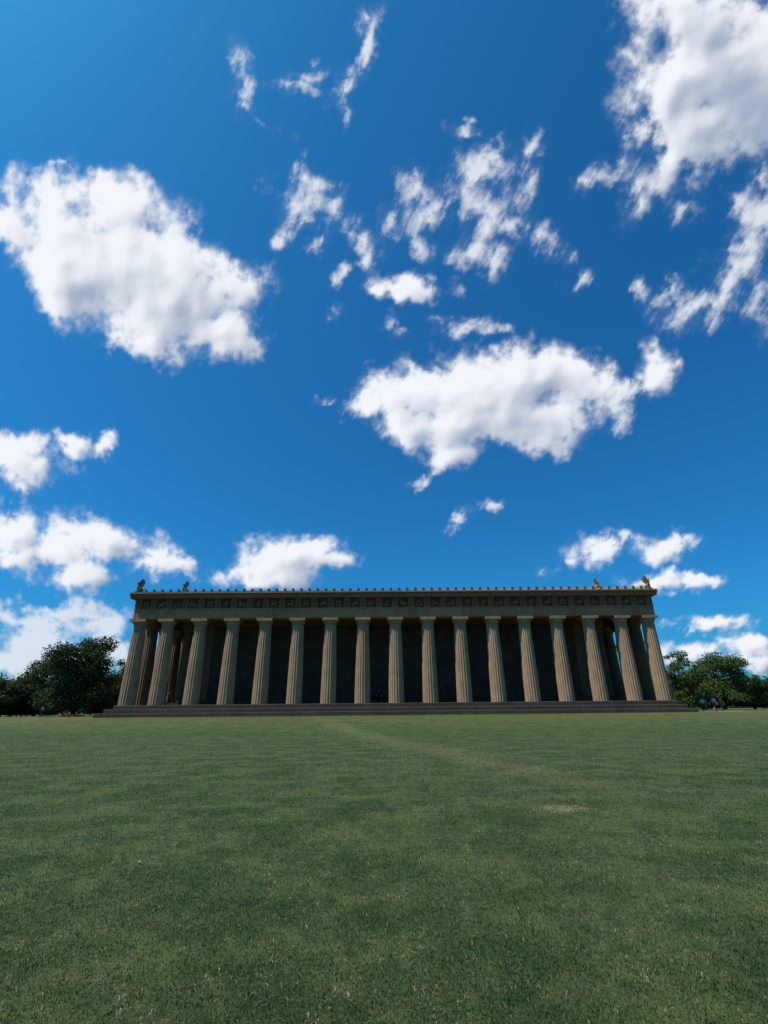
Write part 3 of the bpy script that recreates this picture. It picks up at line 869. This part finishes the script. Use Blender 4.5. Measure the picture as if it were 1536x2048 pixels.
def foliage_mass(name, label, cat, x0, x1, y0, y1, h, n, leaf, mat, seed, kind='stuff', gz_=GZ):
    rnd = np.random.default_rng(seed)
    x = x0+(x1-x0)*rnd.random(n); y = y0+(y1-y0)*rnd.random(n)
    top = h*(0.62+0.22*np.sin(x*0.21+seed)+0.16*np.sin(x*0.53+2*seed))
    z = gz_ + top*(rnd.random(n)**0.7)
    Pp = np.stack([x,y,z],1)
    nrm = rnd.normal(size=(n,3))+np.array([0,-0.3,0.5]); nrm /= np.linalg.norm(nrm,axis=1)[:,None]
    uu = np.cross(nrm, rnd.normal(size=(n,3))); uu /= np.linalg.norm(uu,axis=1)[:,None]; vv = np.cross(nrm,uu)
    s = leaf*(0.6+0.8*rnd.random(n))[:,None]*0.5
    V = np.stack([Pp-uu*s*1.3, Pp-vv*s, Pp+uu*s*1.3, Pp+vv*s],1).reshape(-1,3)
    me = bpy.data.meshes.new(name); me.from_pydata(V.tolist(), [], (np.arange(n*4).reshape(-1,4)).tolist()); me.update()
    me.materials.append(mat)
    return tag(link(name, me), label, cat, None, kind)
foliage_mass('distant_wood', 'far off dark wood closing the horizon behind the temple and trees', 'wood', -190, 190, 150, 175, 9, 26000, 1.1, M_leafd, 3)
p = at_depth(146,1432,80)
foliage_mass('flower_bed', 'low strip of red planting in front of the tall left tree', 'flower bed', p.x-1.6, p.x+1.6, 79.4, 80.4, 0.35, 900, 0.14, M_red, 5)

# ------------------------------------------------------------------ people
M_skin = plain('skin', (0.42,0.27,0.2), 0.6, 0.08); M_hair = plain('hair', (0.04,0.03,0.022), 0.6)
M_eye = plain('eye', (0.03,0.025,0.02), 0.3, 0.0)
def cloth(name, c): return plain(name, c, 0.85, 0.12, 20)
def person(label, x, y, z, rz, shirt, legs, h=1.72, stride=0.0, arms=0.1, long=True):
    e = empty('person', (x,y,z), rz); tag(e, label, 'person')
    k = h/1.75; e.scale = (k,k,k)
    V, E, r = [], [], []
    def av(p, rad, par=None):
        V.append(p); r.append(rad)
        if par is not None: E.append((par, len(V)-1))
        return len(V)-1
    pe = av((0,0,.95),(.15,.11)); sp = av((0,0,1.12),(.13,.1),pe); ch = av((0,0,1.32),(.16,.11),sp)
    nk = av((0,0.0,1.475),.055,ch); hb = av((0,-.02,1.56),.072,nk); hm = av((0,-.01,1.65),.09,hb); ht = av((0,0,1.725),.06,hm)
    av((0,-.125,1.615),.014,hb)
    for s in (-1,1): av((s*.092,0,1.625),.016,hm)
    roots = [0]; legs_j, arms_j = {}, {}
    for s in (-1,1):
        st = stride*s
        hp = av((s*.10,0,.90),.095,pe); kn = av((s*.105,-st*.5-abs(st)*.12,.50),.06,hp); an = av((s*.105,-st+ (0.06 if st<0 else 0),.085+(.05 if st<0 else 0)),.042,kn)
        he = av((s*.11,-st-.05,.045+(.03 if st<0 else 0)),.04,an); to = av((s*.125,-st-.19,.03),.032,he)
        legs_j[s] = (hp,kn,an,he,to)
        shd = av((s*.18,0,1.41),.065,ch); el = av((s*(.2+arms),st*.35,1.13),.042,shd); wr = av((s*(.2+arms*1.2),st*.75-.06,.89),.028,el)
        pm = av((s*(.2+arms*1.2),st*.8-.085,.82),(.024,.034),wr)
        arms_j[s] = (shd,el,wr,pm)
        px_, py_, pz_ = V[pm]
        for q, (oy, ln) in enumerate(((-.03,.07),(-.01,.085),(.01,.08),(.028,.06))):
            a = av((px_,py_+oy,pz_),.0095); roots.append(a)
            b_ = av((px_-s*.004,py_+oy-.006,pz_-.03-ln*.5),.009,a); av((px_-s*.02,py_+oy-.016,pz_-.03-ln),.008,b_)
        a = av((px_,py_-.03,pz_+.02),.0105); roots.append(a); b_ = av((px_-s*.012,py_-.06,pz_-.01),.01,a); av((px_-s*.016,py_-.07,pz_-.045),.009,b_)
    skin('body', V, E, r, M_skin, e, roots, 2)
    def sub(name, idx, edges, rad, m):
        mp = {v:i for i,v in enumerate(idx)}
        skin(name, [V[i] for i in idx], [(mp[a],mp[b]) for a,b in edges], rad, m, e, (0,), 2)
    A, B = arms_j[-1], arms_j[1]
    sub('shirt', [ch,sp,pe,A[0],A[1],B[0],B[1]], [(ch,sp),(sp,pe),(ch,A[0]),(A[0],A[1]),(ch,B[0]),(B[0],B[1])], [(.18,.13),(.16,.125),(.175,.135),.085,.062,.085,.062], shirt)
    A, B = legs_j[-1], legs_j[1]
    nl = 3 if long else 2
    idx = [pe]+list(A[:nl])+list(B[:nl]); ed = [(pe,A[0]),(pe,B[0])]+[(q[i],q[i+1]) for q in (A,B) for i in range(nl-1)]
    sub('trousers' if long else 'shorts', idx, ed, [(.165,.125)]+([.115,.08,.06] if long else [.115,.085])*2, legs)
    for q in (A,B): sub('shoe', list(q[2:]), [(q[2],q[3]),(q[3],q[4])], [.046,.05,.04], M_hair)
    skin('hair', [(0,.02,1.66),(0,.005,1.73),(0,.06,1.6)], [(0,1),(0,2)], [.1,.075,.07], M_hair, e, (0,), 2)
    for s in (-1,1):
        mb = MB(); mb.ellipsoid((s*.033,-.088,1.645),(.014,.01,.009)); mb.build('eye', M_eye, e, True)
    mb = MB(); mb.ellipsoid((0,-.094,1.575),(.026,.008,.007)); mb.build('mouth', cloth('lips',(0.3,0.12,0.1)), e, True)
    return e
c_white = cloth('white_cloth',(0.36,0.36,0.36)); c_dark = cloth('dark_cloth',(0.03,0.035,0.05)); c_blue = cloth('blue_cloth',(0.12,0.18,0.30)); c_red = cloth('red_cloth',(0.42,0.055,0.04)); c_grey = cloth('grey_cloth',(0.08,0.08,0.08)); c_black = cloth('black_cloth',(0.02,0.02,0.022))
def walker(label, px, D, rz, *a, **k):
    q = at_depth(px, 1410, D); return person(label, q.x, D, GZ+0.03, rz, *a, **k)
walker('person in white top and dark trousers nearest the temple steps on the right', 1406, 67.5, R(150), c_white, c_dark, h=1.68, stride=.16)
walker('person in blue top and dark shorts walking, middle of the three on the right', 1428, 66.6, R(-80), c_blue, c_dark, h=1.76, stride=.3, long=False)
walker('person in red top, rightmost of the three walking on the right', 1443, 66.9, R(-60), c_red, c_grey, h=1.68, stride=.2)
q = at_depth(83,1430,84); person('person in light top standing under the trees on the left', q.x, 84, GZ, R(20), c_white, c_grey, h=1.7)
def porch(label, px, D, rz, *a, **k):
    q = at_depth(px, 1395, D); return person(label, q.x, D, GZ+S, rz, *a, **k)
porch('person in reddish top standing between the columns at the left end', 338, 68.0, R(60), cloth('rust_cloth',(0.2,0.06,0.04)), c_dark, h=1.7)
porch('person in black standing by the wall between the middle columns, left of two', 758, 67.9, R(30), c_black, c_black, h=1.75)
porch('person in dark red top by the wall between the middle columns, right of two', 769, 68.2, R(-40), cloth('maroon_cloth',(0.12,0.03,0.03)), c_black, h=1.66)
